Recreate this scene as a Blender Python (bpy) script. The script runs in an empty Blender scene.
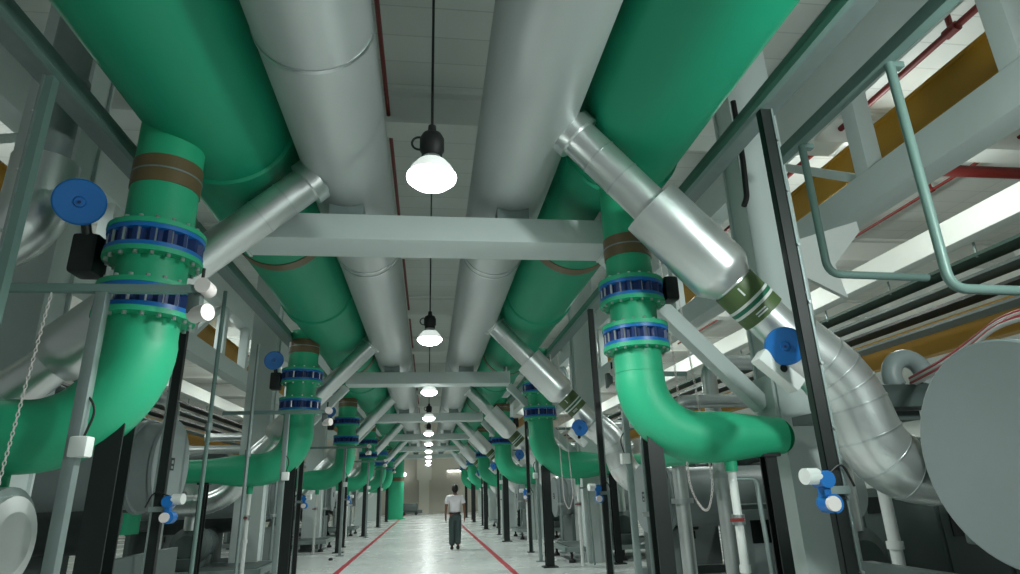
import bpy, bmesh, math, random
from mathutils import Vector, Matrix
random.seed(7)
S = bpy.context.scene
COL = S.collection
PI = math.pi

# ------------------------------------------------------------------ camera
cam_d = bpy.data.cameras.new('camera')
cam = bpy.data.objects.new('camera', cam_d); COL.objects.link(cam)
F = 612.4; CX, CY = 510.0, 287.0; HX, HY = 428.04, 495.26; VX = 450.9
VY = CY - (F*F + (HX-CX)*(VX-CX)) / (HY-CY)
dY = Vector((HX-CX, HY-CY, F)).normalized()            # corridor axis in camera space (x right, y down, z forward)
dZ = Vector((VX-CX, VY-CY, F)).normalized()
if dZ.y > 0: dZ = -dZ
dX = dY.cross(dZ)
right = Vector((dX.x, dY.x, dZ.x)); down = Vector((dX.y, dY.y, dZ.y)); fwd = Vector((dX.z, dY.z, dZ.z))
M = Matrix((right, -down, -fwd)).transposed().to_4x4()
M.translation = Vector((0, 0, 1.5))
cam.matrix_world = M
cam_d.sensor_width = 36; cam_d.lens = F/1020*36; cam_d.clip_start = 0.05; cam_d.clip_end = 300
S.camera = cam

# ------------------------------------------------------------------ world, exposure
W = bpy.data.worlds.new('hall_ambient'); S.world = W; W.use_nodes = True
bg = W.node_tree.nodes['Background']; bg.inputs[0].default_value = (0.84, 0.95, 0.92, 1); bg.inputs[1].default_value = 0.18
S.view_settings.view_transform = 'Standard'; S.view_settings.look = 'None'
S.view_settings.exposure = 0.22; S.view_settings.gamma = 1; S.view_settings.use_curve_mapping = False
PENDANT_W = 260.0
FILL_W = 310.0

# ------------------------------------------------------------------ materials
def srgb(r, g, b):
    f = lambda c: (c/255/12.92) if c/255 <= .04045 else ((c/255+.055)/1.055)**2.4
    return (f(r), f(g), f(b), 1)
def mat(name, col, rough=.5, metal=0.0, noise=.0, scale=6., bump=0., emis=None, es=0., coat=0.):
    m = bpy.data.materials.new(name); m.use_nodes = True
    nt = m.node_tree; b = nt.nodes['Principled BSDF']
    b.inputs['Base Color'].default_value = col; b.inputs['Roughness'].default_value = rough
    b.inputs['Metallic'].default_value = metal; b.inputs['Coat Weight'].default_value = coat
    if noise or bump:
        tc = nt.nodes.new('ShaderNodeTexCoord'); n = nt.nodes.new('ShaderNodeTexNoise')
        n.inputs['Scale'].default_value = scale; n.inputs['Detail'].default_value = 5
        nt.links.new(tc.outputs['Object'], n.inputs['Vector'])
        if noise:
            mx = nt.nodes.new('ShaderNodeMix'); mx.data_type = 'RGBA'
            mx.inputs['A'].default_value = tuple(c*(1-noise) for c in col[:3])+(1,)
            mx.inputs['B'].default_value = tuple(min(1, c*(1+noise)) for c in col[:3])+(1,)
            nt.links.new(n.outputs['Fac'], mx.inputs['Factor']); nt.links.new(mx.outputs['Result'], b.inputs['Base Color'])
            mr = nt.nodes.new('ShaderNodeMapRange'); mr.inputs['To Min'].default_value = max(.02, rough-.07); mr.inputs['To Max'].default_value = rough+.07
            nt.links.new(n.outputs['Fac'], mr.inputs['Value']); nt.links.new(mr.outputs['Result'], b.inputs['Roughness'])
        if bump:
            bp = nt.nodes.new('ShaderNodeBump'); bp.inputs['Strength'].default_value = bump; bp.inputs['Distance'].default_value = .02
            nt.links.new(n.outputs['Fac'], bp.inputs['Height']); nt.links.new(bp.outputs['Normal'], b.inputs['Normal'])
    if emis:
        b.inputs['Emission Color'].default_value = emis; b.inputs['Emission Strength'].default_value = es
    return m
G = dict(
 green = mat('green_paint', srgb(38, 166, 122), .5, 0, .06, 2.5, .02),
 header = mat('green_header_paint', srgb(5, 142, 106), .6, 0, .06, 1.5, .02),
 silver = mat('satin_jacket', srgb(182, 188, 187), .5, .5, .06, 2, .02),
 alu = mat('bright_aluminium_jacket', srgb(212, 216, 215), .33, .85, .05, 3, .03),
 beam = mat('pale_grey_steel_paint', srgb(196, 206, 204), .5, 0, .04, 3),
 white = mat('white_paint', srgb(214, 219, 216), .55, 0, .04, 3),
 blue = mat('blue_valve_paint', srgb(20, 104, 178), .4, 0, .08, 5),
 navy = mat('dark_blue_recess', srgb(8, 42, 96), .5),
 black = mat('black_steel_paint', srgb(14, 24, 22), .45, 0, .15, 6),
 dark = mat('dark_rubber', srgb(18, 20, 20), .6),
 brown = mat('brown_label_band', srgb(100, 84, 56), .5, 0, .12, 8),
 olive = mat('olive_label_band', srgb(74, 96, 52), .5, 0, .08, 8),
 teal = mat('teal_stripe', srgb(10, 110, 84), .5),
 chiller = mat('grey_machine_paint', srgb(128, 138, 138), .45, 0, .04, 3),
 chdark = mat('dark_grey_machine_paint', srgb(78, 90, 88), .5, 0, .08, 3),
 galv = mat('galvanised_steel', srgb(138, 152, 150), .42, .5, .12, 9, .03),
 rail = mat('grey_green_pipe_paint', srgb(110, 136, 130), .45, .1, .05, 5),
 bolt = mat('zinc_bolt', srgb(200, 205, 205), .3, .9),
 red = mat('red_sprinkler_paint', srgb(118, 32, 28), .5),
 orange = mat('ochre_crane_paint', srgb(176, 130, 40), .5, 0, .08, 2),
 cord = mat('black_cord', srgb(14, 16, 16), .5),
 wcable = mat('pale_cable', srgb(222, 214, 212), .5), rcable = mat('red_cable', srgb(186, 60, 66), .5),
 skin = mat('skin', srgb(120, 84, 66), .55), shirt = mat('white_shirt_cloth', srgb(226, 224, 228), .8, 0, .03, 12),
 trousers = mat('dark_trouser_cloth', srgb(58, 74, 72), .85, 0, .05, 12), hair = mat('black_hair', srgb(18, 18, 18), .6, 0, .2, 40, .2),
 shoe = mat('black_shoe_leather', srgb(20, 20, 20), .4),
 glass = mat('glowing_refractor', (1, 1, 1, 1), .3, 0, emis=(.93, 1, .96, 1), es=16.0),
 shade = mat('prismatic_acrylic_shade', srgb(225, 232, 228), .35, 0, emis=(.93, 1, .96, 1), es=.55),
 tube = mat('glowing_tube', (1, 1, 1, 1), .3, 0, emis=(.96, 1, .96, 1), es=4.0),
 screen = mat('dark_panel_window', srgb(18, 26, 26), .15),
 wallp = mat('end_wall_paint', srgb(206, 201, 188), .7, 0, .04, 1),
 ceil = mat('ceiling_paint', srgb(226, 229, 225), .8, 0, .04, 1.5),
)
def floor_mat():
    m = mat('glossy_epoxy_floor', srgb(203, 208, 206), .27, 0, .05, .8)
    return m
def panel_mat(name, col, sx, sy, mort, dark):
    m = bpy.data.materials.new(name); m.use_nodes = True; nt = m.node_tree; b = nt.nodes['Principled BSDF']
    b.inputs['Roughness'].default_value = .75
    tc = nt.nodes.new('ShaderNodeTexCoord'); br = nt.nodes.new('ShaderNodeTexBrick')
    br.offset = 0; br.inputs['Color1'].default_value = col; br.inputs['Color2'].default_value = tuple(c*.93 for c in col[:3])+(1,)
    br.inputs['Mortar'].default_value = dark; br.inputs['Scale'].default_value = 1
    br.inputs['Brick Width'].default_value = sx; br.inputs['Row Height'].default_value = sy; br.inputs['Mortar Size'].default_value = mort
    nt.links.new(tc.outputs['Object'], br.inputs['Vector']); nt.links.new(br.outputs['Color'], b.inputs['Base Color'])
    return m

# ------------------------------------------------------------------ mesh builder
class MB:
    def __init__(s): s.v = []; s.f = []; s.sm = []
    def add(s, vs, fs, smooth=False):
        o = len(s.v); s.v += [tuple(v) for v in vs]
        s.f += [tuple(i+o for i in f) for f in fs]; s.sm += [smooth]*len(fs); return s
    def box(s, c, d, M=None, bev=0.0):
        c = Vector(c); x, y, z = d[0]/2, d[1]/2, d[2]/2
        bm = bmesh.new(); bmesh.ops.create_cube(bm, size=1)
        for v in bm.verts: v.co = Vector((v.co.x*d[0], v.co.y*d[1], v.co.z*d[2]))
        if bev > 0: bmesh.ops.bevel(bm, geom=bm.edges[:], offset=min(bev, min(d)*.3), segments=2, affect='EDGES', profile=.6)
        bm.verts.index_update()
        vs = [(M @ v.co if M else v.co) + c for v in bm.verts]; fs = [[v.index for v in f.verts] for f in bm.faces]
        bm.free(); return s.add(vs, fs)
    def bar(s, p0, p1, w, h, bev=0.0, up=(0, 0, 1)):
        p0, p1 = Vector(p0), Vector(p1); y = (p1-p0); L = y.length; y.normalize()
        u = Vector(up)
        if abs(y.dot(u)) > .97: u = Vector((0, 1, 0))
        x = y.cross(u).normalized(); z = x.cross(y)
        return s.box((p0+p1)/2, (w, L, h), Matrix((x, y, z)).transposed(), bev)
    def tube(s, pts, r, n=24, caps=True, smooth=True):
        pts = [Vector(p) for p in pts]; m = len(pts)
        rs = r if isinstance(r, (list, tuple)) else [r]*m
        T = []
        for i in range(m):
            a = pts[max(i-1, 0)]; b = pts[min(i+1, m-1)]
            d = (b-a)
            if d.length < 1e-9: d = pts[min(i+2, m-1)]-pts[max(i-2, 0)]
            T.append(d.normalized())
        ref = Vector((0, 0, 1)) if abs(T[0].z) < .9 else Vector((0, 1, 0))
        N = T[0].cross(ref).normalized(); vs = []
        for i in range(m):
            N = (N - T[i]*N.dot(T[i])).normalized(); B = T[i].cross(N)
            for k in range(n):
                a = 2*PI*k/n; vs.append(pts[i]+(N*math.cos(a)+B*math.sin(a))*rs[i])
        fs = []
        for i in range(m-1):
            for k in range(n):
                k2 = (k+1) % n; fs.append((i*n+k, i*n+k2, (i+1)*n+k2, (i+1)*n+k))
        s.add(vs, fs, smooth)
        if caps:
            s.add(vs[:n], [tuple(range(n-1, -1, -1))]); s.add(vs[-n:], [tuple(range(n))])
        return s
    def cyl(s, p0, p1, r, n=24, r1=None):
        return s.tube([p0, p1], [r, r if r1 is None else r1], n)
    def lathe(s, prof, M=None, n=32, c=(0, 0, 0), closed=False):
        """prof: list of (radius, height) turned about local Z."""
        c = Vector(c); vs = []; m = len(prof)
        for (r, z) in prof:
            for k in range(n):
                a = 2*PI*k/n; p = Vector((r*math.cos(a), r*math.sin(a), z)); vs.append((M @ p if M else p)+c)
        fs = []
        for i in range(m if closed else m-1):
            j = (i+1) % m
            for k in range(n):
                k2 = (k+1) % n; fs.append((i*n+k, i*n+k2, j*n+k2, j*n+k))
        bm = bmesh.new(); bv = [bm.verts.new(v) for v in vs]; bm.verts.index_update()
        for f in fs: bm.faces.new([bv[i] for i in f])
        bmesh.ops.remove_doubles(bm, verts=bm.verts[:], dist=1e-6); bmesh.ops.recalc_face_normals(bm, faces=bm.faces[:])
        bm.verts.index_update()
        s.add([v.co.copy() for v in bm.verts], [[v.index for v in f.verts] for f in bm.faces], True); bm.free(); return s
    def sphere(s, c, r, n=16, sq=(1, 1, 1)):
        prof = [(max(1e-7, math.sin(PI*i/n)), -math.cos(PI*i/n)) for i in range(n+1)]
        M = Matrix.Diagonal((r*sq[0], r*sq[1], r*sq[2])); return s.lathe(prof, M, n*2, c)
    def build(s, name, m, parent=None, origin=None):
        me = bpy.data.meshes.new(name)
        off = Vector(origin) if origin is not None else Vector((0, 0, 0))
        if parent is not None and origin is None: off = Vector(parent_loc(parent))
        me.from_pydata([tuple(Vector(v)-off) for v in s.v], [], s.f); me.update()
        me.polygons.foreach_set('use_smooth', s.sm)
        try: me.set_sharp_from_angle(angle=math.radians(38))
        except Exception: pass
        me.materials.append(m if not isinstance(m, str) else G[m])
        o = bpy.data.objects.new(name, me); COL.objects.link(o)
        if parent is not None: o.parent = parent; o.location = (0, 0, 0) if origin is None else off-parent_loc(parent)
        else: o.location = off
        return o
def parent_loc(p):
    l = Vector(p.location)
    while p.parent: p = p.parent; l += Vector(p.location)
    return l
def axis_M(d):
    z = Vector(d).normalized(); u = Vector((0, 0, 1)) if abs(z.z) < .9 else Vector((0, 1, 0))
    x = u.cross(z).normalized(); y = z.cross(x); return Matrix((x, y, z)).transposed()
def arc(c, a, b, r, a0, a1, n=12):
    c, a, b = Vector(c), Vector(a), Vector(b)
    return [c+(a*math.cos(t)+b*math.sin(t))*r for t in [a0+(a1-a0)*i/n for i in range(n+1)]]
def round_path(pts, r, n=8):
    """polyline with its corners rounded"""
    pts = [Vector(p) for p in pts]; out = [pts[0]]
    for i in range(1, len(pts)-1):
        a, b, c = pts[i-1], pts[i], pts[i+1]
        rr = min(r, (b-a).length*.49, (c-b).length*.49)
        p = b+(a-b).normalized()*rr; q = b+(c-b).normalized()*rr
        for k in range(n+1):
            t = k/n; out.append(p*(1-t)**2+b*2*t*(1-t)+q*t*t)
    out.append(pts[-1]); return out
def thing(name, loc, label, cat, group=None):
    o = bpy.data.objects.new(name, None); COL.objects.link(o); o.location = loc; o.empty_display_size = .2
    return tag(o, label, cat, group)
def tag(o, label, cat, group=None, kind=None):
    o['label'] = label; o['category'] = cat
    if group: o['group'] = group
    if kind: o['kind'] = kind
    return o
def struct(o): o['kind'] = 'structure'; return o

ORD = ['nearest', 'second', 'third', 'fourth', 'fifth', 'sixth', 'seventh', 'eighth', 'ninth', 'tenth']
SIDE = {1: 'right', -1: 'left'}
def nth(k): return ORD[k] if k == 0 else ORD[k]+' nearest'

RY = {1: [5.36, 13.75, 21.3, 28.9, 36.4, 43.9], -1: [4.86, 12.1, 19.7, 27.3, 34.8, 41.6]}
RX = {1: [1.9, 2.48, 2.5, 2.5, 2.5, 2.5], -1: [2.18, 2.42, 2.5, 2.52, 2.52, 2.52]}
BY = [5.74, 14.15, 21.7, 29.3, 36.8, 44.3]           # front face of each pipe beam
BRY = {1: [4.6, 11.2, 18.8, 26.4, 34.0, 41.4], -1: [5.5, 12.8, 20.4, 28.0, 35.5, 42.7]}
HEAD = dict(sx=.86, sz=4.76, sr=.43, gx=1.95, gz=4.92, gr=.60)

# ------------------------------------------------------------------ setting
m = MB(); m.box((0, 27, -.1), (36, 62, .2)); fl = struct(m.build('floor', floor_mat()))
m = MB(); m.box((0, 27, 8.3), (36, 62, .2)); struct(m.build('ceiling', panel_mat('ceiling_deck', srgb(228, 231, 227), 1.5, .6, .012, srgb(204, 207, 203))))
m = MB(); m.box((0, 58.1, 4.1), (36, .2, 8.4)); struct(m.build('wall_end', 'wallp'))
for s in (1, -1):
    m = MB(); m.box((s*18.1, 27, 4.1), (.2, 62, 8.4)); struct(m.build('wall_'+SIDE[s], 'white'))
m = MB()
m.box((-.35, 57.8, 5.5), (1.3, .4, 5.4)); m.box((-.35, 57.8, 1.4), (.9, .4, 2.8)); m.box((0, 57.85, 5.4), (30, .3, .8))
struct(m.build('trim_1', mat('end_frame_paint', srgb(226, 223, 210), .6)))
m = MB()
for x in [-6.2+i*.2 for i in range(28)]: m.box((x, 57.96, 2.4), (.17, .08, 4.6))
struct(m.build('door_1', 'wallp'))
m = MB()
for x in [1.2+i*.2 for i in range(28)]: m.box((x, 57.96, 2.4), (.17, .08, 4.6))
struct(m.build('door_2', 'wallp'))
for i, y in enumerate([3.2, 9.1, 15.0, 20.9, 26.8, 32.7, 38.6, 44.5, 50.4]):
    m = MB(); m.box((0, y+.25, 7.56), (35, .5, .10)); m.box((0, y+.25, 7.88), (35, .2, .64)); m.box((0, y+.25, 8.17), (35, .5, .08))
    struct(m.build('trim_%d' % (i+2), 'ceil'))
red_floor = mat('red_floor_paint', srgb(176, 44, 60), .35, 0, .08, 8)
for s, x, d in ((-1, -1.9, 'left'), (1, 1.71, 'right')):
    m = MB(); m.box((x, 28, .002), (.12, 58, .004))
    tag(m.build('floor_line', red_floor, origin=(x, 28, 0)), 'long red stripe painted on the floor along the %s edge of the walkway' % d, 'floor marking', 'red floor lines')

# ------------------------------------------------------------------ portal frames carrying the headers
for k, y in enumerate(BY):
    yc = y+.19
    t = thing('gantry', (0, yc, 3.9), 'pale grey cross beam with knee braces under the overhead pipes, %s one' % nth(k), 'gantry', 'overhead pipe gantries')
    bm_ = MB(); bm_.box((0, yc+.06, 4.065), (3.7, .50, .27), bev=.012)
    for e in (-1, 1): bm_.box((e*1.86, yc+.06, 4.065), (.03, .53, .29))
    bm_.build('cross_beam', 'beam', t)
    for e in (-1, 1):
        if not (e < 0 and k == 0): MB().bar((e*1.87, yc+.06, 3.90), (e*3.41, yc+.06, 2.26), .16, .17, .01, (0, 1, 0)).build('knee_brace', 'beam', t)
        MB().box((e*3.42, yc, 2.3), (.035, .36, .5), bev=.005).build('gusset_plate', 'beam', t)
        MB().box((e*1.8, yc, 4.26), (.03, .3, .12)).build('pipe_stop', 'beam', t)
        for x, r, zc in ((e*HEAD['sx'], HEAD['sr'], HEAD['sz']), (e*HEAD['gx'], HEAD['gr'], HEAD['gz'])):
            if abs(x) > 1.9: continue
            sd = MB(); n = 14
            a = [-PI/2-.40+.80*i/n for i in range(n+1)]
            pro = [(x+math.cos(q)*(r+.004), zc+math.sin(q)*(r+.004)) for q in a]
            vs = [(px, yc+dy, pz) for dy in (-.10, .17) for px, pz in pro] + [(px, yc+dy, 4.19) for dy in (-.10, .17) for px, pz in pro]
            nn = n+1; fs = []
            for i in range(n):
                fs += [(i, i+1, nn+i+1, nn+i), (2*nn+i, 2*nn+i+1, i+1, i), (3*nn+i+1, 3*nn+i, nn+i, nn+i+1)]
            fs += [(0, nn, 3*nn, 2*nn), (n, 2*nn+n, 3*nn+n, nn+n)]
            sd.add(vs, fs); sd.build('pipe_saddle', 'galv', t)
    for s in (1, -1):
        c = MB(); c.box((s*3.72, yc-.19, 4.1), (.56, .03, 8.2)); c.box((s*3.72, yc+.19, 4.1), (.56, .03, 8.2))
        c.box((s*3.72, yc, 4.1), (.5, .36, 8.2), bev=.01)
        tag(c.build('steel_column', 'beam', origin=(s*3.72, yc, 0)), 'tall pale grey building column on the %s side, %s from the camera' % (SIDE[s], nth(k)), 'column', 'building columns')

# ------------------------------------------------------------------ overhead headers
Y0, Y1 = -4.0, 46.0
for s in (1, -1):
    x, z, r = s*HEAD['sx'], HEAD['sz'], HEAD['sr']
    t = thing('silver_header_pipe', (x, 6, z), 'large silver jacketed pipe running overhead, just %s of the hanging lamps' % SIDE[s], 'pipe', 'overhead silver headers')
    MB().tube([(x, Y0+i*(Y1-Y0)/40, z) for i in range(41)], r, 56).build('jacketed_pipe', 'silver', t)
    for y in ([3.72] if s < 0 else [])+[7.85, 8.0, 15.3, 15.45, 22.9, 23.05, 30.5, 30.65, 38, 38.15]:
        MB().tube([(x, y-.018, z), (x, y+.018, z)], r+.008, 56).build('jacket_band', 'bolt', t)
    x, z, r = s*HEAD['gx'], HEAD['gz'], HEAD['gr']
    t = thing('green_header_pipe', (x, 6, z), 'very large green pipe running overhead along the %s side of the aisle' % SIDE[s], 'pipe', 'overhead green headers')
    MB().tube([(x, Y0+i*(Y1-Y0)/40, z) for i in range(41)], r, 64).build('pipe', 'header', t)
    for y in (5.55, 10.5, 18.0, 25.5, 33.0, 40.5):
        MB().tube([(x, y-.2, z), (x, y-.18, z), (x, y+.18, z), (x, y+.2, z)], [r+.005, r+.03, r+.03, r+.005], 64).build('reinforcing_ring', 'header', t)
    for y in (7.65, 15.2, 22.8, 30.4, 38):
        MB().tube([(x, y-.10, z), (x, y+.10, z)], r+.012, 64).build('label_band', 'brown', t)

# the tall green drop pipe at the far end, left
t = thing('green_drop_pipe', (-2.25, 45.6, 0), 'wide green vertical pipe at the far left end of the hall', 'pipe')
MB().tube(round_path([(-2.25, 45.6, .05), (-2.25, 45.6, 4.92), (-2.25, 46.6, 4.92)], .5), .56, 40).build('pipe', 'green', t)
MB().cyl((-2.25, 45.6, 2.5), (-2.25, 45.6, 2.75), .575, 40).build('label_band', 'brown', t)
MB().cyl((-2.25, 45.6, 0), (-2.25, 45.6, .06), .7, 40).build('flange', 'green', t)

# ------------------------------------------------------------------ green risers, valves, posts
def bolts(par, c, rad, n, h, rb=.014, name='bolt'):
    first = None
    for i in range(n):
        a = 2*PI*(i+.5)/n
        if first is None:
            first = MB().cyl((0, 0, -h/2), (0, 0, h/2), rb, 8).build(name, 'bolt', par, origin=(0, 0, 0)); o = first
        else:
            o = first.copy(); COL.objects.link(o); o.parent = par
        o.location = Vector(c)+Vector((rad*math.cos(a), rad*math.sin(a), 0))-parent_loc(par)
def valve(x, y, z, s, k, which, R=.28):
    t = thing('butterfly_valve', (x, y, z), '%s blue flanged valve on the %s green riser of the %s row' % (which, nth(k), SIDE[s]), 'valve', 'blue riser valves')
    b = MB(); w = R*.38; hh = R*.36; b.lathe([(R-.005, -hh), (R+w, -hh), (R+w, -hh*.62), (R+w*.45, -hh*.56), (R+w*.45, hh*.56), (R+w, hh*.62), (R+w, hh), (R-.005, hh)], None, 40, (x, y, z), True)
    b.build('valve_body', 'blue', t)
    if k < 4:
        n = 18; vs = []; fs = []
        for i in range(n*4):
            a = 2*PI*i/(n*4); q = R+w*(.93 if i % 4 in (1, 2) else .5)
            vs += [(x+math.cos(a)*q, y+math.sin(a)*q, z-hh*.6), (x+math.cos(a)*q, y+math.sin(a)*q, z+hh*.6)]
        for i in range(n*4):
            j = (i+1) % (n*4); fs.append((2*i, 2*j, 2*j+1, 2*i+1))
        MB().add(vs, fs).build('lug_ring', 'navy', t)
    if k == 0: bolts(t, (x, y, z), R*1.27, 18, R*1.26, R*.065)
    elif k == 1: bolts(t, (x, y, z), R*1.27, 12, R*1.2, R*.05)
    return t
def handwheel(t, c, ax, r, m='blue'):
    Mx = axis_M(ax); h = MB()
    h.lathe([(1e-6, -.02), (r*.92, -.02), (r, -.006), (r, .012), (r*.93, .022), (r*.25, .016), (r*.2, .035), (1e-6, .035)], Mx, 40, c)
    o = h.build('handwheel', m, t)
    MB().lathe([(1e-6, .036), (r*.07, .036), (r*.07, .05), (1e-6, .05)], Mx, 12, c).build('hub_nut', 'navy', o)
def riser(s, k):
    x, y = s*RX[s][k], RY[s][k]; sc = .79 if (s > 0 and k == 0) else 1.0
    zs = .91 if (s < 0 and k == 0) else sc
    R = (.252 if s < 0 and k == 0 else .275*sc); Zf = lambda z: 1.5+(z-1.5)*zs
    t = thing('green_riser_pipe', (x, y, Zf(4.4)), 'green pipe dropping from the header and bending outward, %s riser of the %s row' % (nth(k), SIDE[s]), 'pipe', 'green riser pipes')
    zc, br = Zf(2.03), .66*sc
    pts = [(x, y, 4.6), (x, y, Zf(4.0)), (x, y, Zf(3.4)), (x, y, Zf(3.0)), (x, y, zc+br+.05)]
    pts += arc((x+s*br, y, zc+br), (-s, 0, 0), (0, 0, -1), br, 0, PI/2, 14)
    n0 = len(pts)
    pts += [(x+s*d*sc, y, zc) for d in (.8, .95, 1.15, 1.4, 1.6)]
    rs = [R]*n0+[R*1.04, R*1.02, R*.92, R*.80, R*.75]
    for i in range(5, n0): rs[i] = R*1.03
    if s > 0 and k == 0: tail = [(x+1.26, y, zc), (x+1.26, y, zc), (x+1.26, y+3.2, zc)]
    else: tail = [(x+s*2.05, y, zc), (x+s*2.75, y, zc), (x+s*2.75, y, 1.02)]
    pts += round_path([Vector((x+s*1.62*sc, y, zc))]+tail[1:], .36 if sc == 1 else .3); rs += [R*.74]*(len(pts)-len(rs))
    MB().tube(pts, rs, 40).build('pipe', 'green', t)
    MB().cyl((x, y, Zf(4.16)), (x, y, Zf(4.42)), R+.008, 40).build('label_band', 'brown', t)
    MB().tube([(x, y, Zf(4.285)), (x, y, Zf(4.30))], R+.013, 40).build('band_strap', 'galv', t)
    z1, z2, fo = Zf(3.72), Zf(3.17), R*.36+.021
    if s < 0 and k == 0: z1 -= .09; z2 -= .06
    for z in (z1+fo, z1-fo, z2+fo, z2-fo):
        MB().lathe([(R, -.02), (R*1.40, -.02), (R*1.40, .02), (R, .02)], None, 40, (x, y, z), True).build('flange', 'green', t)
    MB().tube([(x, y, Zf(2.76)), (x, y, Zf(2.76)+.008)], R+.004, 40).build('weld_seam', 'green', t)
    v1 = valve(x, y, z1, s, k, 'upper', R); v2 = valve(x, y, z2, s, k, 'lower', R)
    if s < 0:
        MB().box((x-.47, y-.02, z1-.08), (.19, .22, .32), bev=.03).build('gearbox', 'black', v1)
        MB().cyl((x-.36, y, z1), (x-.47, y, z1), .06, 14).build('valve_stem', 'black', v1)
        MB().cyl((x-.47, y-.06, z1), (x-.48, y-.2, z1+.26), .035, 12).build('shaft', 'black', v1)
        handwheel(v1, (x-.49, y-.25, z1+.28), (.42, -.80, -.40), .178)
    else:
        MB().box((x+.47*sc, y-.02, z1+.05*sc), (.17*sc, .24*sc, .30*sc), bev=.03).build('gearbox', 'black', v1)
        MB().cyl((x+.34*sc, y, z1), (x+.45*sc, y, z1), .06*sc, 14).build('valve_stem', 'black', v1)
        handwheel(v1, (x+.36*sc, y+.3*sc, z1+.12*sc), (0, 1, .5), .17*sc)
    # support posts
    for j, (px, zt, w) in enumerate(((x+s*.06, zc+.10*sc, .17*sc), (x+s*(1.55 if sc == 1 else 1.12), zc-R*.74, .13*sc))):
        p = thing('pipe_support_post', (px, y, 0), '%s black steel post under the %s green riser of the %s row' % (('inner', 'outer')[j], nth(k), SIDE[s]), 'post', 'black pipe posts')
        h = MB(); h.box((px, y-w/2, zt/2), (w, .016, zt)); h.box((px, y+w/2, zt/2), (w, .016, zt)); h.box((px, y, zt/2), (.016, w-.016, zt))
        h.build('shaft', 'black', p)
        MB().box((px, y, .012), (w+.14, w+.12, .024)).build('base_plate', 'black', p)
        if j: MB().box((px, y, zt-.01), (w+.06, w+.06, .03)).build('top_plate', 'black', p)
for s in (1, -1):
    for k in range(6): riser(s, k)

# ------------------------------------------------------------------ silver branch pipes
def branch(s, k):
    y = BRY[s][k]
    if k == 0: p0, p1 = ((1.22, 4.53), (3.22, 2.33)) if s > 0 else ((1.13, 4.45), (3.36, 2.43))
    else: p0, p1 = (1.17, 4.56), (3.23, 2.4)
    P = lambda q: Vector((s*q[0], y, q[1]))
    a, b = P(p0), P(p1); d = (b-a).normalized(); L = (b-a).length
    at = lambda u: a+d*u
    t = thing('silver_branch_pipe', at(L*.4), 'slanting silver jacketed pipe below the overhead header, %s on the %s side' % (nth(k), SIDE[s]), 'pipe', 'slanting silver branch pipes')
    r = .172
    MB().tube([at(-.2), at(0), at(.5), at(.9), at(1.5), at(L*.92)], r, 36).build('jacketed_pipe', 'alu', t)
    MB().tube([at(-.02), at(-.01), at(.10), at(.11)], [r, r+.045, r+.045, r], 36).build('collar', 'alu', t)
    for u in (.34, .62): MB().tube([at(u), at(u+.012)], r+.005, 36).build('jacket_seam', 'bolt', t)
    u0, u1 = (.98, 1.82) if s > 0 else (1.95, 2.6)
    MB().tube([at(u0-.01), at(u0), at(u0+.5), at(u1-.05), at(u1), at(u1+.1)], [r, .272, .272, .272, .262, r+.02], 36).build('valve_jacket', 'alu', t)
    if s > 0:
        g0 = u1+.12; lb = MB().tube([at(g0), at(g0+.34)], r+.02, 36).build('label_band', 'olive', t)
        for q, mm in ((.155, 'white'), (.185, 'teal'), (.215, 'white')):
            MB().tube([at(g0+q), at(g0+q+.024)], r+.024, 36).build('stripe', mm, lb)
        if k < 2:
            nrm = Vector((0, -1, 0)); px = d.cross(nrm).normalized()
            ar = MB(); base = at(g0+.075)+(nrm*.86+px*(-.5) if px.z > 0 else nrm*.86+px*.5).normalized()*(r+.023)
            out = (base-at(g0+.075)).normalized(); tg = d.cross(out).normalized()
            ar.bar(base-tg*.0-d*.05, base+d*.03, .014, .004, up=tuple(out))
            ar.build('flow_mark', 'white', lb)
            for q in (.275, .298):
                w = MB(); base2 = at(g0+q)+out*(r+.021); w.bar(base2-tg*.05, base2+tg*.05, .012, .005, up=tuple(out)); w.build('lettering', 'white', lb)
    # lower elbow into the machine
    e = b
    if s > 0:
        path = [at(L*.87)]+round_path([at(L*.875), e+Vector((s*.13, 0, -.05)), e+Vector((s*.32, 0, -.76)), e+Vector((s*1.5, 0, -.79))], .36, 10)
        rr = .255
    else:
        path = round_path([at(L*.9), at(L*1.1), e+Vector((s*.45, 0, -.75)), e+Vector((s*.9, 0, -.95)), e+Vector((s*1.6, 0, -.95))], .4, 10)
        rr = .19
    MB().tube(path, [r]+[rr]*(len(path)-1), 36).build('elbow_jacket', 'alu', t)
    for i in range(2, len(path)-1, 3):
        dd = (path[i+1]-path[i-1]).normalized()
        MB().tube([path[i]-dd*.007, path[i]+dd*.007], rr+.006, 36).build('gore_seam', 'bolt', t)
    # manual gear on the branch valve
    if s > 0:
        v = thing('branch_valve_gear', at(2.3), 'blue handwheel on a white gearbox below the %s slanting silver pipe, right side' % nth(k), 'valve handwheel', 'branch valve handwheels')
        c = at(2.36)+Vector((-.18, -.32, -.36))
        gb = MB(); gb.bar(c+Vector((-.13, .06, .02)), c+Vector((.15, .06, -.23)), .12, .14, .02, (0, 1, 0)); gb.build('gearbox', 'white', v)
        MB().cyl(c+Vector((0.02, -.012, -.10)), c+Vector((.02, .02, -.10)), .03, 12).build('plug', 'dark', v)
        MB().cyl(c+Vector((.03, -.05, 0.05)), c+Vector((.12, .3, .2)), .035, 12).build('shaft', 'bolt', v)
        handwheel(v, c+Vector((.03, -.06, .06)), (-.52, -.82, -.25), .145)
for s in (1, -1):
    for k in range(6): branch(s, k)

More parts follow.
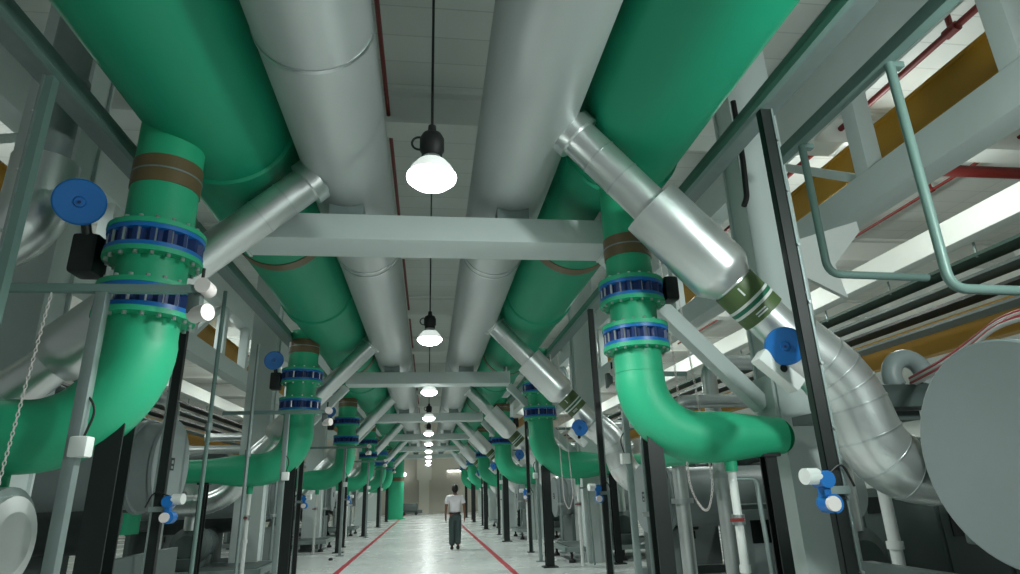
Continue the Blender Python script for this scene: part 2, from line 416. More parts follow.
# ------------------------------------------------------------------ pendant lamps
NL = 10
for k in range(NL):
    y = 4.23+5.22*k; z = 3.77
    t = thing('pendant_lamp', (0, y, z), 'round glowing pendant lamp hanging over the walkway, %s from the camera' % nth(k), 'lamp', 'pendant lamps over the aisle')
    MB().cyl((0, y, 4.27), (0, y, 8.2), .011, 8).build('cord', 'cord', t)
    hs = MB(); hs.lathe([(1e-6, .50), (.03, .50), (.035, .44), (.075, .42), (.095, .38), (.095, .28), (.08, .26), (.08, .22), (1e-6, .22)], None, 24, (0, y, z)); hs.build('housing', 'dark', t)
    ri = MB(); ri.tube(arc((-.1, y, z+.34), (1, 0, 0), (0, 0, 1), .055, 0, 2*PI, 20), .009, 8, False); ri.build('hook', 'dark', t)
    MB().lathe([(.07, .24), (.075, .20), (.12, .17)], None, 32, (0, y, z)).build('neck', 'bolt', t)
    MB().lathe([(.07, .20), (.11, .175), (.155, .125), (.19, .06), (.185, .055), (.15, .12), (.10, .16), (.06, .18)], None, 36, (0, y, z), True).build('prismatic_shade', 'shade', t)
    MB().lathe([(1e-6, .075), (.187, .06), (.192, .045), (.185, .02), (.13, -.025), (.06, -.045), (1e-6, -.05)], None, 36, (0, y, z)).build('lens', 'glass', t)
    ld = bpy.data.lights.new('pendant_light', 'SPOT'); ld.spot_size = math.radians(158); ld.spot_blend = .55; ld.energy = PENDANT_W; ld.shadow_soft_size = .19; ld.color = (.95, 1, .965)
    lo = bpy.data.objects.new('pendant_light', ld); COL.objects.link(lo); lo.parent = t; lo.location = (0, 0, -.2)

# fill lamps added along both side bays to brighten the hall
for s in (1, -1):
    for k in range(1 if s < 0 else 0, 7):
        x, y, z = s*8.15, 2.0+7.5*k, 6.8
        if k == 0: x, y, z = 3.45, .6, 3.75  # added low and out of view, to brighten the right green header
        t = thing('added_fill_lamp', (x, y, z), 'added bell shaped fill lamp on the %s side, %s from the camera' % (SIDE[s], nth(k)), 'lamp', 'added fill lamps')
        MB().cyl((x, y, z+.3), (x, y, 8.2), .012, 8).build('cord', 'cord', t)
        MB().lathe([(1e-6, .32), (.08, .32), (.09, .18), (.2, .1), (.24, 0), (.225, 0), (.19, .08), (.08, .16), (1e-6, .16)], None, 28, (x, y, z)).build('reflector', 'galv', t)
        MB().lathe([(.2, .05), (.15, .015), (1e-6, 0.0)], None, 28, (x, y, z)).build('lens', 'glass', t)
        ld = bpy.data.lights.new('fill_light', 'POINT'); ld.energy = FILL_W*((1.3 if k == 0 else 1) if s > 0 else .6); ld.shadow_soft_size = .2; ld.color = (.90, 1, .96)
        lo = bpy.data.objects.new('fill_light', ld); COL.objects.link(lo); lo.parent = t; lo.location = (0, 0, -.25)

# ------------------------------------------------------------------ cable trays, strut posts
for s in (1, -1):
    t = thing('cable_tray', (s*2.86, 6, 4.46), 'galvanised cable tray running beside the green header on the %s' % SIDE[s], 'cable tray', 'cable trays')
    a, b = 1.0, 46
    MB().box((s*2.665, (a+b)/2, 4.52), (.03, b-a, .10)).build('side_rail', 'galv', t)
    MB().box((s*2.87, (a+b)/2, 4.52), (.03, b-a, .10)).build('side_rail', 'galv', t)
    MB().box((s*2.77, (a+b)/2, 4.475), (.18, b-a, .012)).build('tray_floor', 'galv', t)
    MB().box((s*2.64, (a+b)/2, 4.43), (.05, b-a, .06)).build('edge_channel', 'rail', t)
    for i in range(3): MB().cyl((s*(2.71+i*.06), a, 4.51), (s*(2.71+i*.06), b, 4.51), .024, 8).build('cable', 'cord', t)
SY = {1: [4.0, 9.7, 17.2, 24.8, 32.4, 40], -1: [4.04, 6.95, 14.1, 21.8, 29.3, 36.8]}
def transmitter(par, c, s):
    c = Vector(c)
    h = MB(); h.cyl(c+Vector((0, -.03, .05)), c+Vector((0, .09, .05)), .055, 18); h.box(c+Vector((0, .03, -.01)), (.05, .08, .14), bev=.01); h.build('housing', 'blue', par)
    MB().cyl(c+Vector((-s*.14, .0, .07)), c+Vector((-s*.04, 0.02, .07)), .052, 18).build('dial_cover', 'white', par)
    h = MB(); h.cyl(c+Vector((.02, -.03, -.1)), c+Vector((.02, .08, -.1)), .06, 18); h.build('sensor_body', 'blue', par)
    MB().cyl(c+Vector((-.0, -.055, -.1)), c+Vector((-.0, -.03, -.1)), .047, 18).build('face_cover', 'wcable', par)
    MB().tube(round_path([c+Vector((.05, .03, .08)), c+Vector((s*.16, .03, .16)), c+Vector((s*.22, .03, .0))], .08), .008, 8).build('cable', 'cord', par)
for s in (1, -1):
    for k, y in enumerate(SY[s]):
        x = s*2.69
        t = thing('strut_post', (x, y, 0), 'slim dark strut post rising to the %s cable tray, %s one' % (SIDE[s], nth(k)), 'post', 'tray strut posts')
        wd = .055 if s < 0 and k == 0 else .085
        p = MB(); p.box((x, y-.03, 2.2), (wd, .012, 4.4)); p.box((x-s*(wd/2-.006), y, 2.2), (.012, .07, 4.4)); p.box((x+s*(wd/2-.006), y, 2.2), (.012, .07, 4.4)); p.build('channel', 'rail' if s < 0 and k == 0 else 'black', t)  # one rolled channel
        MB().box((x+s*(wd/2+.006), y-.005, 2.2), (.016, .085, 4.4)).build('edge_strip', 'galv', t)
        MB().box((x, y, .01), (.18, .18, .02)).build('base_plate', 'black', t)
        if k == 0:
            for i in range(9): MB().cyl((x+s*.05, y-.06, .5+i*.45), (x+s*.05, y-.03, .5+i*.45), .012, 8).build('bolt', 'bolt', t)
        if k < 3+(s < 0) and (s > 0 or k > 0):
            v = thing('pressure_transmitter', (x, y-.1, 1.45), 'blue transmitter with white covers on the %s %s strut post' % (nth(k), SIDE[s]), 'instrument', 'blue transmitters')
            transmitter(v, (x-s*.12+.0, y-.1, 1.47), s)
            MB().box((x-s*.03, y-.055, 1.45), (.2, .03, .05)).build('bracket', 'galv', v)

# ------------------------------------------------------------------ T shaped instrument stands
def tstand(s, k, x, y, zt, x0, x1):
    t = thing('instrument_stand', (x, y, 0), 'grey T-shaped stand beside the %s green riser of the %s row' % (nth(k), SIDE[s]), 'stand', 'T-shaped stands')
    MB().box((x, y, zt/2), (.075, .075, zt), bev=.008).build('post', 'galv', t)
    MB().box((x, y, .01), (.2, .2, .02)).build('base_plate', 'galv', t)
    MB().box(((x0+x1)/2, y, zt+.03), (abs(x1-x0), .06, .06), bev=.008).build('cross_arm', 'rail', t)
    e = Vector((x1, y, zt)) if abs(x1) < abs(x0) else Vector((x0, y, zt))
    g = Vector((e.x, y-.0, zt+.03))
    MB().cyl(g+Vector((0, -.05, .02)), g+Vector((0, .09, .02)), .055, 18).build('gauge', 'wcable', t)
    MB().cyl(g+Vector((-.07, .05, -.17)), g+Vector((.05, -.02, -.17)), .06, 18).build('gauge', 'wcable', t)
    MB().box(g+Vector((-.06, .03, -.08)), (.09, .09, .2), bev=.02).build('manifold', 'chdark', t)
    MB().cyl(g+Vector((-.02, 0, .05)), g+Vector((-.02, 0, .16)), .012, 8).build('vent_tap', 'dark', t)
    MB().box((x+s*(-.05), y-.02, 1.86), (.11, .10, .13), bev=.015).build('junction_box', 'white', t)
    MB().tube(round_path([(x-s*.05, y-.02, 1.9), (x-s*.1, y, 2.12), (x+s*.05, y, 2.25)], .1), .008, 8).build('cable', 'cord', t)
for k, (x, y) in enumerate([(-2.25, 4.36), (-2.33, 10.7), (-2.37, 18.6), (-2.4, 26.3), (-2.42, 34)]):
    tstand(-1, k, x, y, 2.90 if k == 0 else 2.85, -3.35, x+.66)
for k, (x, y) in enumerate([(2.5, 7.75), (2.55, 14.9), (2.6, 22.5), (2.6, 30)]):
    tstand(1, k, x, y, 2.9, x-.1, 3.4)
# plain grey conduit poles of the left row
for k, (x, y, zt) in enumerate([(-2.75, 10.15, 3.9), (-2.95, 8.9, 4.4)]):
    t = thing('conduit_pole', (x, y, 0), ('slim grey pole left of the second T-shaped stand, in front of the pale column', 'thin dark pole rising left of the second riser to the left cable tray')[k], 'pole', 'conduit poles')
    MB().cyl((x, y, 0), (x, y, zt), .028, 12).build('pole', ('galv', 'rail')[k], t)
    MB().box((x, y, .01), (.14, .14, .02)).build('base_plate', 'galv', t)
    MB().cyl((x, y, zt*.55), (x, y, zt*.55+.1), .045, 12).build('coupling', 'galv', t)

# ------------------------------------------------------------------ hanging rail on the right foreground
t = thing('overhead_rail', (3.4, 3, 4.55), 'thick grey green rail with hanging U-shaped pipe hoops at upper right', 'rail')
MB().box((3.42, 2.85, 4.56), (.10, 4.3, .12), bev=.01).build('rail', 'rail', t)
for y, zb, ln in ((3.47, 2.70, .95), (4.63, 3.22, .95)):
    MB().tube(round_path([(3.44, y, 4.52), (3.44, y, zb), (3.44+ln, y, zb-.02)], .13, 10), .034, 16).build('hoop', 'rail', t)
    MB().box((3.5, y+.02, 4.50), (.12, .07, .05), bev=.01).build('clip', 'rail', t)

# ------------------------------------------------------------------ roof trusses and crane girders
for s in (1, -1):
    t = thing('roof_truss', (s*6.2, 6, 5.1), 'white steel truss with box chords running high along the %s bay' % SIDE[s], 'truss', 'white trusses')
    b = MB(); b.box((s*6.2, 26, 5.36), (.42, 56, .48), bev=.02); b.build('lower_chord', 'beam', t)
    b = MB(); b.box((s*6.2, 26, 7.45), (.42, 56, .9), bev=.02); b.build('upper_chord', 'beam', t)
    for i in range(-1, 14):
        y = 4.65+2.33*i
        MB().box((s*6.15, y, 6.3), (.26, .26, 1.42), bev=.015).build('vertical', 'beam', t)
        if i % 2 == 1: MB().bar((s*6.2, y+.15, 5.6), (s*6.2, y+2.2, 7.0), .13, .13, .01).build('diagonal', 'beam', t)
    t = thing('crane_girder', (s*7.5, 26, 7), 'ochre crane girder behind the white truss on the %s' % SIDE[s], 'girder', 'ochre crane girders')
    b = MB(); b.box((s*7.6, 26, 7.23), (.3, 56, .05)); b.box((s*7.6, 26, 6.62), (.3, 56, .05)); b.box((s*7.54, 26, 6.93), (.06, 56, .6)); b.build('girder', 'orange', t)
    MB().box((s*7.6, 26, 7.28), (.07, 56, .06)).build('crane_rail', 'dark', t)
    b = MB(); b.box((s*14, 26, 5.2), (.12, 56, .8)); b.box((s*14, 26, 5.6), (.35, 56, .05)); b.box((s*14, 26, 4.8), (.35, 56, .05))
    tag(b.build('crane_girder', 'orange', origin=(s*14, 26, 4.8)), 'ochre crane girder low on the far %s wall' % SIDE[s], 'girder', 'ochre crane girders')
    b = MB(); b.box((s*11.2, 26, 6.5), (.4, 56, .55), bev=.02)
    tag(b.build('wall_beam', 'white', origin=(s*11.2, 26, 6.2)), 'long white beam above the dark cable racks on the far %s' % SIDE[s], 'beam', 'white wall beams')
    t = thing('cable_rack', (s*12.2, 26, 5.6), 'dark stacked cable rack hanging beneath the white beam on the far %s' % SIDE[s], 'cable rack', 'hung cable racks')
    for j in range(4):
        MB().box((s*(11.8+j*.35), 26, 6.0-j*.28), (.6, 54, .07)).build('rack_tray', mat('dark_green_cable', srgb(40, 66, 58), .6) if j == 0 and s == 1 else ('chdark' if j % 2 else 'black'), t)
    for i in range(14):
        MB().cyl((s*11.55, 3+i*2.6, 5.95), (s*11.55, 3+i*2.6, 6.5), .025, 8).build('hanger_rod', 'galv', t)
# the white stair-stringer plate by the right column
def prism_xz(poly, y, th):
    n = len(poly); m = MB()
    vs = [(x, y-th/2, z) for x, z in poly]+[(x, y+th/2, z) for x, z in poly]
    return m.add(vs, [tuple(range(n)), tuple(range(2*n-1, n-1, -1))]+[(i, n+i, n+(i+1) % n, (i+1) % n) for i in range(n)])
b = prism_xz([(4.0, 3.75), (4.0, 4.1), (4.98, 4.41), (4.99, 4.28), (4.59, 3.86), (4.66, 3.46), (4.2, 3.7)], 6.06, .06)
tag(b.build('bracket_plate', 'white', origin=(4.2, 6.05, 3.8)), 'white angled bracket plate fixed beside the nearest right column', 'bracket')
# sprinkler pipes
def sprinkler(pts, r, label, drops=()):
    t = thing('sprinkler_pipe', pts[0], label, 'pipe', 'red sprinkler pipes')
    MB().tube(pts, r, 12).build('pipe', 'red', t)
    for p in drops:
        p = Vector(p); MB().cyl(p, p+Vector((0, 0, .28)), r*.8, 8).build('drop', 'red', t); MB().cyl(p+Vector((0, -r*2, 0)), p+Vector((0, r*2, 0)), r*1.5, 10).build('tee', 'red', t)
sprinkler([(-.75, 0, 7.75), (-.75, 50, 7.75)], .035, 'thin red sprinkler pipe under the ceiling between the silver pipes')
sprinkler([(7.75, 0, 7.9), (7.75, 50, 7.9)], .055, 'red sprinkler pipe behind the right white truss', [(7.75, 6.6, 7.9), (7.75, 9.5, 7.9), (7.75, 12.5, 7.9)])
sprinkler([(11.6, 0, 7.9), (11.6, 50, 7.9)], .035, 'thin red sprinkler pipe on the far right ceiling', [(11.6, 11.5, 7.9)])
sprinkler([(8.3, 9.85, 7.45), (16, 9.85, 7.45)], .12, 'thick red fire pipe crossing beneath the right ceiling')
sprinkler([(5.7, 0, 8.0), (5.7, 50, 8.0)], .03, 'thin red pipe above the right white truss', [(5.7, 5.2, 7.9)])

# ------------------------------------------------------------------ chillers
def chiller(s, k, xf, yc, zc, r, xb, y2, z2, label):
    t = thing('chiller', (s*(xf+1.5), yc, 0), label, 'chiller', 'grey chillers')
    xe = xf+3.6
    c = MB(); c.tube([(s*xf, yc, zc), (s*(xf+.008), yc, zc), (s*(xf+.05), yc, zc), (s*(xf+.055), yc, zc)], [r-.012, r, r, r-.01], 72); cov = c.build('end_cover', 'chiller', t)
    MB().tube([(s*(xf+.055), yc, zc), (s*(xf+.30), yc, zc)], r-.035, 64).build('water_box', 'chiller', t)
    MB().tube([(s*(xf+.30), yc, zc), (s*(xf+.36), yc, zc)], r+.0, 64).build('tube_sheet', 'chiller', t)
    MB().tube([(s*(xf+.36), yc, zc), (s*xe, yc, zc)], r-.06, 64).build('evaporator_shell', 'chiller', t)
    if k > 0 or s < 0:
        npl = MB(); npl.box((s*(xf-.004), yc-.03, zc+.02), (.012, .13, .15)); n_ = npl.build('nameplate', 'dark', cov)
        q = MB(); q.box((s*(xf-.011), yc-.03, zc+.045), (.004, .06, .04)); q.box((s*(xf-.011), yc-.03, zc-.02), (.004, .06, .03)); q.build('plate_window', 'chiller', n_)
    d2 = 1 if y2 > yc else -1
    MB().tube([(s*xb, y2, z2), (s*(xb+.06), y2, z2), (s*(xb+.06), y2, z2), (s*(xe+.4), y2, z2)], [.5, .5, .44, .44], 48).build('condenser_shell', 'chdark', t)
    # compressor and suction bend on top
    xm, zt = xf+2.0, zc+r
    cp = MB(); cp.tube([(s*(xm-.35), yc+d2*.5, zt+.3), (s*(xm+.0), yc+d2*.5, zt+.3), (s*(xm+.25), yc+d2*.5, zt+.3), (s*(xm+.9), yc+d2*.5, zt+.3)], [.2, .38, .3, .28], 32); cp.build('compressor', 'chdark', t)
    MB().tube(arc((s*(xf+1.5), yc+d2*.95, zt+.12) if k or s < 0 else (4.46, 5.2, 2.42), (s, 0, 0), (0, 0, 1), .17, -.6, PI+.6, 18), .085, 20).build('suction_bend', 'chiller', t)
    MB().box((s*(xf+.9), yc+d2*.9, zc-.1), (.5, .5, .9), bev=.02).build('control_panel', 'chdark', t)
    for x in (xf+.45, xf+1.9, xf+3.3):
        MB().box((s*x, (yc+y2)/2, .45), (.1, abs(y2-yc)+.6, .9), bev=.01).build('saddle_leg', 'chdark', t)
    for x in (yc-.3, y2+.3):
        MB().box((s*(xf+1.9), x, .1), (3.2, .12, .14), bev=.01).build('base_rail', 'chiller', t)
    if s > 0 and k == 0:
        h = MB(); h.bar((s*(xf-.03+.6), yc+.62, zc+.12), (s*(xf+.62), yc+.56, zc-.22), .03, .03); h.build('lifting_handle', 'dark', t)
    return t
chiller(1, 0, 3.0, 2.95, 1.62, .59, 4.55, 4.6, 1.48, 'grey chiller with a big plain round end cover at the right foreground')
for k, y in enumerate((10.1, 17.6, 25.2, 32.7)):
    chiller(1, k+1, 3.45, y, 1.35, .52, 4.7, y+1.05, 1.5, 'grey chiller of the right-hand row, %s from the camera' % nth(k+1))
chiller(-1, 0, 3.2, 8.5, 1.95, .565, 4.5, 9.9, 1.3, 'grey chiller with a round nameplated end cover, nearest of the left row')
for k, y in enumerate((15.9, 23.4, 31.0)):
    chiller(-1, k+1, 3.3, y, 1.6, .52, 4.5, y+1.35, 1.2, 'grey chiller of the left-hand row, %s from the camera' % nth(k+1))
# cable bundle over the foreground chiller
t = thing('cable_bundle', (3.9, 3.6, 2.3), 'pale and red cables arching over the foreground chiller', 'cable', None)
for i, mm in enumerate(('wcable', 'rcable', 'wcable', 'rcable')):
    dz = i*.022
    MB().tube(round_path([(4.3, 5.0, 2.3+dz), (4.0, 4.2, 2.33+dz), (3.72+i*.02, 3.45, 2.46+dz), (3.65+i*.02, 3.0, 2.4+dz), (3.6, 2.7, 2.16)], .5, 10), .014, 10).build('cable', mm, t)
b = MB(); b.box((4.0, 5.05, 2.2), (1.2, .3, .2), bev=.02); b.box((3.9, 5.3, 2.05), (1.0, .4, .08))
tag(b.build('terminal_box', 'chdark', origin=(4, 5.05, 2.1)), 'dark grey terminal box behind the foreground chiller cover', 'box')

# ------------------------------------------------------------------ pump skids, drains, cabinets
for s in (1, -1):
    for k in range(4):
        y = RY[s][k]+.5; x0, x1 = 3.05, 5.6
        lab = '%s pump skid on the %s, low grey frame on black feet' % (nth(k), SIDE[s])
        t = thing('pump_skid', (s*(x0+x1)/2, y+.9, 0), lab, 'pump', 'pump skids')
        for yy in (y+.1, y+1.8):
            MB().box((s*(x0+x1)/2, yy, .27), (x1-x0, .09, .10), bev=.008).build('skid_rail', 'galv', t)
        for xx in (x0, x1): MB().box((s*xx, y+.95, .27), (.09, 1.7, .10), bev=.008).build('skid_rail', 'galv', t)
        MB().box((s*(x0+x1)/2, y+.95, .31), (x1-x0-.2, 1.5, .02)).build('deck_plate', 'chdark', t)
        for xx in (x0+.1, (x0+x1)/2, x1-.1):
            for yy in (y+.1, y+1.8):
                MB().lathe([(1e-6, 0), (.075, 0), (.075, .05), (.03, .09), (.03, .23), (1e-6, .23)], None, 16, (s*xx, yy, 0)).build('foot', 'dark', t)
        xm = s*(x0+1.45)
        MB().lathe([(1e-6, -.25), (.2, -.25), (.34, -.12), (.36, .12), (.2, .25), (1e-6, .25)], axis_M((0, 1, 0)), 28, (xm, y+.75, .72)).build('pump_casing', 'chdark', t)
        MB().cyl((xm, y+.98, .72), (xm, y+1.65, .72), .24, 24).build('motor', 'chiller', t)
        fins = MB(); pr = []
        for i in range(8): pr += [(.238, 1.05+i*.075), (.262, 1.05+i*.075), (.262, 1.075+i*.075), (.238, 1.075+i*.075)]
        fins.tube([(xm, y+q[1], .72) for q in pr], [q[0] for q in pr], 24)
        fins.build('cooling_fins', 'chiller', t)
        MB().tube(round_path([(xm, y+.7, 1.0), (xm, y+.7, 1.85), (xm+s*1.0, y+.7, 1.85)], .25), .14, 24).build('discharge_pipe', 'alu', t)
        MB().box((xm, y+.9, .42), (.4, 1.3, .2), bev=.01).build('pedestal', 'chdark', t)
        # drain pipe beneath the green run
        xd, yd = s*(RX[s][k]+.76), RY[s][k]
        t = thing('drain_pipe', (xd, yd, 0), 'white drain pipe with red handle under the %s green bend, %s row' % (nth(k), SIDE[s]), 'pipe', 'white drain pipes')
        MB().cyl((xd, yd, 1.62), (xd, yd, 1.8), .055, 16).build('outlet_stub', 'green', t)
        MB().cyl((xd, yd, 0), (xd, yd, 1.66), .036, 14).build('pipe', 'white', t)
        MB().cyl((xd, yd, 1.18), (xd, yd, 1.26), .055, 14).build('valve_body', 'bolt', t)
        MB().box((xd-.04, yd-.06, 1.22), (.12, .02, .025)).build('valve_handle', 'red', t)
        if s > 0: MB().tube(round_path([(xd, yd, 1.55), (xd+.22, yd, 1.55), (xd+.22, yd, 1.3), (xd+.26, yd, 0)], .06), .02, 10).build('side_pipe', 'galv', t)
        MB().cyl((xd, yd, .8), (xd, yd, .86), .046, 14).build('coupling', 'white', t)
    for k in range(4):
        xc, yc = s*(5.0 if s > 0 else 6.9), (RY[s][k]-1.15 if s > 0 else RY[s][k]+1.0)
        if s < 0 and k == 0: continue
        yc = RY[s][k]-1.25 if k else 8.95
        t = thing('control_cabinet', (xc, yc, 0), 'grey cabinet with dark window behind the %s riser, %s side' % (nth(k), SIDE[s]), 'cabinet', 'control cabinets')
        MB().box((xc, yc, .62), (1.3, .5, 1.24), bev=.02).build('body', 'chdark', t)
        d_ = MB().box((xc-.32, yc-.26, .62), (.6, .03, 1.1), bev=.01).build('door', 'chiller', t)
        MB().box((xc-.32, yc-.28, .88), (.42, .02, .3)).build('window', 'screen', d_)
        d_ = MB().box((xc+.32, yc-.26, .62), (.6, .03, 1.1), bev=.01).build('door', 'chiller', t)
        MB().box((xc+.12, yc-.285, .62), (.03, .03, .14)).build('handle', 'dark', d_)
# vertical silver suction lines and small poles giving the bays their clutter
for s in (1, -1):
    for k in range(5):
        yb = RY[s][k]
        for j, (dx, dy, r, zt, mm) in enumerate(((1.35, 2.65, .09, 2.6, 'alu'), (2.1, 6.2 if s < 0 else 3.0, .11, 3.2, 'alu'), (.95, 2.85, .03, 2.3, 'galv'))):
            x = s*(RX[s][k]+dx); y = yb+dy
            if s < 0 and k == 0 and j != 1: continue
            if abs(x) > 3.3 and any(abs(y-(b+.19)) < .4 for b in BY): y += .7
            t = thing('vertical_service_pipe', (x, y, 0), '%s upright pipe behind the %s green riser of the %s row' % (('silver', 'wider silver', 'thin grey')[j], nth(k), SIDE[s]), 'pipe', 'upright service pipes')
            MB().tube(round_path([(x, y, .0), (x, y, zt), (x+s*1.6, y, zt)], .25), r, 18).build('pipe', mm, t)
            MB().cyl((x, y, zt*.5), (x, y, zt*.5+.06), r+.05, 18).build('flange', 'bolt', t)
            MB().cyl((x, y, 0), (x, y, .04), r+.06, 18).build('floor_flange', 'galv', t)
t = thing('galvanised_duct', (-3.8, 4.95, 3.5), 'dull galvanised duct dropping and turning outward at the upper left edge', 'duct')
MB().tube(round_path([(-3.18, 4.95, 8.195), (-3.18, 4.95, 4.2)], .1), .15, 28).build('riser_duct', 'galv', t)
MB().tube([(-3.18, 4.95, 4.25)]+round_path([(-3.18, 4.95, 4.22), (-3.18, 4.95, 3.62), (-4.4, 4.95, 3.0)], .4), [.15]+[.24]*11, 28).build('elbow', 'alu', t)
for z in (5.0, 6.2): MB().cyl((-3.18, 4.95, z), (-3.18, 4.95, z+.05), .18, 28).build('joint_flange', 'galv', t)
t = thing('insulated_pipe_end', (-2.9, 4.75, 1.3), 'round foil-wrapped pipe end at the lower left edge, below the big green bend', 'pipe')
MB().tube([(-2.72, 4.75, 1.28), (-2.74, 4.75, 1.28), (-3.0, 4.75, 1.28), (-4.6, 4.75, 1.28)], [.2, .30, .33, .33], 32).build('wrapped_shell', 'alu', t)
MB().cyl((-2.78, 4.75, 1.28), (-2.86, 4.75, 1.28), .36, 32).build('flange', 'galv', t)
MB().box((-3.4, 4.75, .5), (.12, .4, 1.0)).build('stand', 'chdark', t)
for i, (x, y, zt) in enumerate([(3.92, 5.15, 1.9), (4.18, 4.2, 1.3)]):
    t = thing('white_standpipe', (x, y, 0), ('tall white pipe right of the nearest right strut post, plain', 'white pipe with a red ring beneath the nearest right silver elbow')[i], 'pipe', 'white standpipes')
    MB().cyl((x, y, 0), (x, y, zt), .05, 18).build('pipe', 'white', t)
    MB().cyl((x, y, zt*.5), (x, y, zt*.5+.06), .066, 18).build('coupling', 'white', t)
    if i: MB().cyl((x, y, .98), (x, y, 1.0), .053, 18).build('ring', 'red', t)
for i, (x, y) in enumerate([(6.3, 6.9), (7.9, 6.9), (9.5, 6.9), (6.6, 12.0), (8.3, 12.0)]):
    t = thing('switchgear_cabinet', (x, y, 0), ('low grey switchgear with dark window, ' + ('first', 'second', 'third')[i % 3 if i < 3 else i-3] + ' along the right bay, ' + ('front row' if i < 3 else 'back row')), 'cabinet', 'switchgear in the right bay')
    MB().box((x, y, .68), (1.5, .7, 1.36), bev=.02).build('body', 'chdark', t)
    for e in (-1, 1):
        d_ = MB().box((x+e*.37, y-.36, .70), (.68, .03, 1.2), bev=.01).build('door', 'chdark', t)
        MB().box((x+e*.37, y-.38, 1.05), (.5, .02, .3)).build('window', 'screen', d_)
# second black conduit by the right column, curved
tag(MB().tube(round_path([(3.36, 5.5, 5.6), (3.36, 5.5, 4.9), (3.33, 5.5, 4.4), (3.28, 5.5, 4.3)], .2), .03, 12).build('flexible_conduit', 'cord', origin=(3.36, 5.5, 4.3)), 'short black conduit hooking down beside the nearest right column', 'conduit')

# pull chains
def chain(pts, label):
    P = round_path(pts, .25, 10); m = MB(); acc = []
    for i in range(len(P)-1):
        L = (P[i+1]-P[i]).length; n = max(1, int(L/.03))
        for j in range(n): acc.append((P[i].lerp(P[i+1], (j+.5)/n), (P[i+1]-P[i]).normalized()))
    for i, (c, d) in enumerate(acc):
        u = d.cross(Vector((0, 1, 0)) if i % 2 else Vector((1, .3, .2))).normalized()
        ring = [c+d*(.019*math.cos(a))+u*(.010*math.sin(a)) for a in [2*PI*q/8 for q in range(9)]]
        m.tube(ring, .0038, 5, False)
    o = m.build('pull_chain', 'wcable', origin=tuple(P[0])); return tag(o, label, 'chain', 'valve pull chains')
chain([(-2.58, 4.36, 2.90), (-2.68, 4.36, .95), (-2.8, 4.36, .75), (-2.94, 4.36, 1.0), (-2.9, 4.36, 2.90)], 'hanging loop of pale chain at the far left, before the left T-stand')
chain([(2.66, 6.45, 4.41), (2.70, 6.45, 3.0), (2.72, 6.45, 1.45), (2.87, 6.45, 1.2), (2.98, 6.45, 1.5), (2.82, 6.5, 4.41)], 'hanging loop of pale chain behind the nearest right green bend')
chain([(2.66, 13.2, 4.41), (2.75, 13.2, 2.9), (2.8, 13.2, 1.3), (2.9, 13.2, 1.1), (3.0, 13.2, 1.4), (2.83, 13.2, 4.41)], 'hanging loop of chain by the second right riser')

# things at the far end
t = thing('wall_tube_light', (2.6, 57.7, 3.4), 'horizontal glowing tube lamp on the far end wall, right', 'lamp')
MB().cyl((1.7, 57.72, 3.5), (4.6, 57.72, 3.5), .07, 14).build('tube', 'tube', t); MB().box((3.15, 57.83, 3.55), (3.0, .14, .12)).build('holder', 'white', t)
t = thing('wall_lamp', (-2.2, 57.5, 3.3), 'small bright bulkhead lamp on the far end wall, left', 'lamp')
MB().sphere((-2.1, 57.5, 3.3), .17, 10).build('globe', 'tube', t); MB().box((-2.1, 57.78, 3.3), (.2, .3, .1)).build('bracket', 'white', t)
t = thing('floor_scrubber', (-1.55, 54.2, 0), 'dark low floor machine parked by the far end wall', 'machine')
MB().box((-1.5, 54.2, .62), (1.3, .8, .6), bev=.08).build('body', 'chdark', t); MB().box((-1.2, 54.2, .25), (1.5, .6, .25), bev=.03).build('deck', 'chdark', t)
MB().tube(round_path([(-2.1, 54.2, .8), (-2.2, 54.2, 1.2), (-2.1, 54.2, 1.35)], .1), .03, 10).build('handle', 'dark', t)
for x in (-1.95, -.95):
    for y in (53.9, 54.5): MB().cyl((x, y-.05, .13), (x, y+.05, .13), .13, 16).build('wheel', 'dark', t)
tag(MB().lathe([(1e-6, 0), (.05, 0), (.055, .03), (.035, .06), (1e-6, .065)], None, 16, (-2.05+-.4, 17.5, 0)).build('floor_stop', 'dark', origin=(-2.45, 17.5, 0)), 'small black rubber stop on the floor beside the left red line', 'floor stop')

# ------------------------------------------------------------------ the walking man
def skin_mesh(name, V, E, m, parent, root=0, sub=2):
    me = bpy.data.meshes.new(name); off = parent_loc(parent)
    me.from_pydata([tuple(Vector(v[:3])) for v in V], E, []); me.update()
    tmp = bpy.data.objects.new(name, me); COL.objects.link(tmp)
    tmp.modifiers.new('skin', 'SKIN').use_smooth_shade = True
    sv = me.skin_vertices[0].data
    for i, v in enumerate(V):
        rr = v[3]; sv[i].radius = rr if isinstance(rr, tuple) else (rr, rr); sv[i].use_root = (i == root)
    md = tmp.modifiers.new('sub', 'SUBSURF'); md.levels = sub; md.render_levels = sub
    bpy.context.view_layer.update(); dg = bpy.context.evaluated_depsgraph_get()
    nm = bpy.data.meshes.new_from_object(tmp.evaluated_get(dg)); nm.name = name
    bpy.data.objects.remove(tmp)
    nm.materials.clear(); nm.materials.append(G[m])
    for p in nm.polygons: p.use_smooth = True
    o = bpy.data.objects.new(name, nm); COL.objects.link(o); o.parent = parent; return o
man = thing('person', (.79, 19.15, 0), 'man in white short-sleeved shirt and dark trousers walking away down the aisle', 'person')
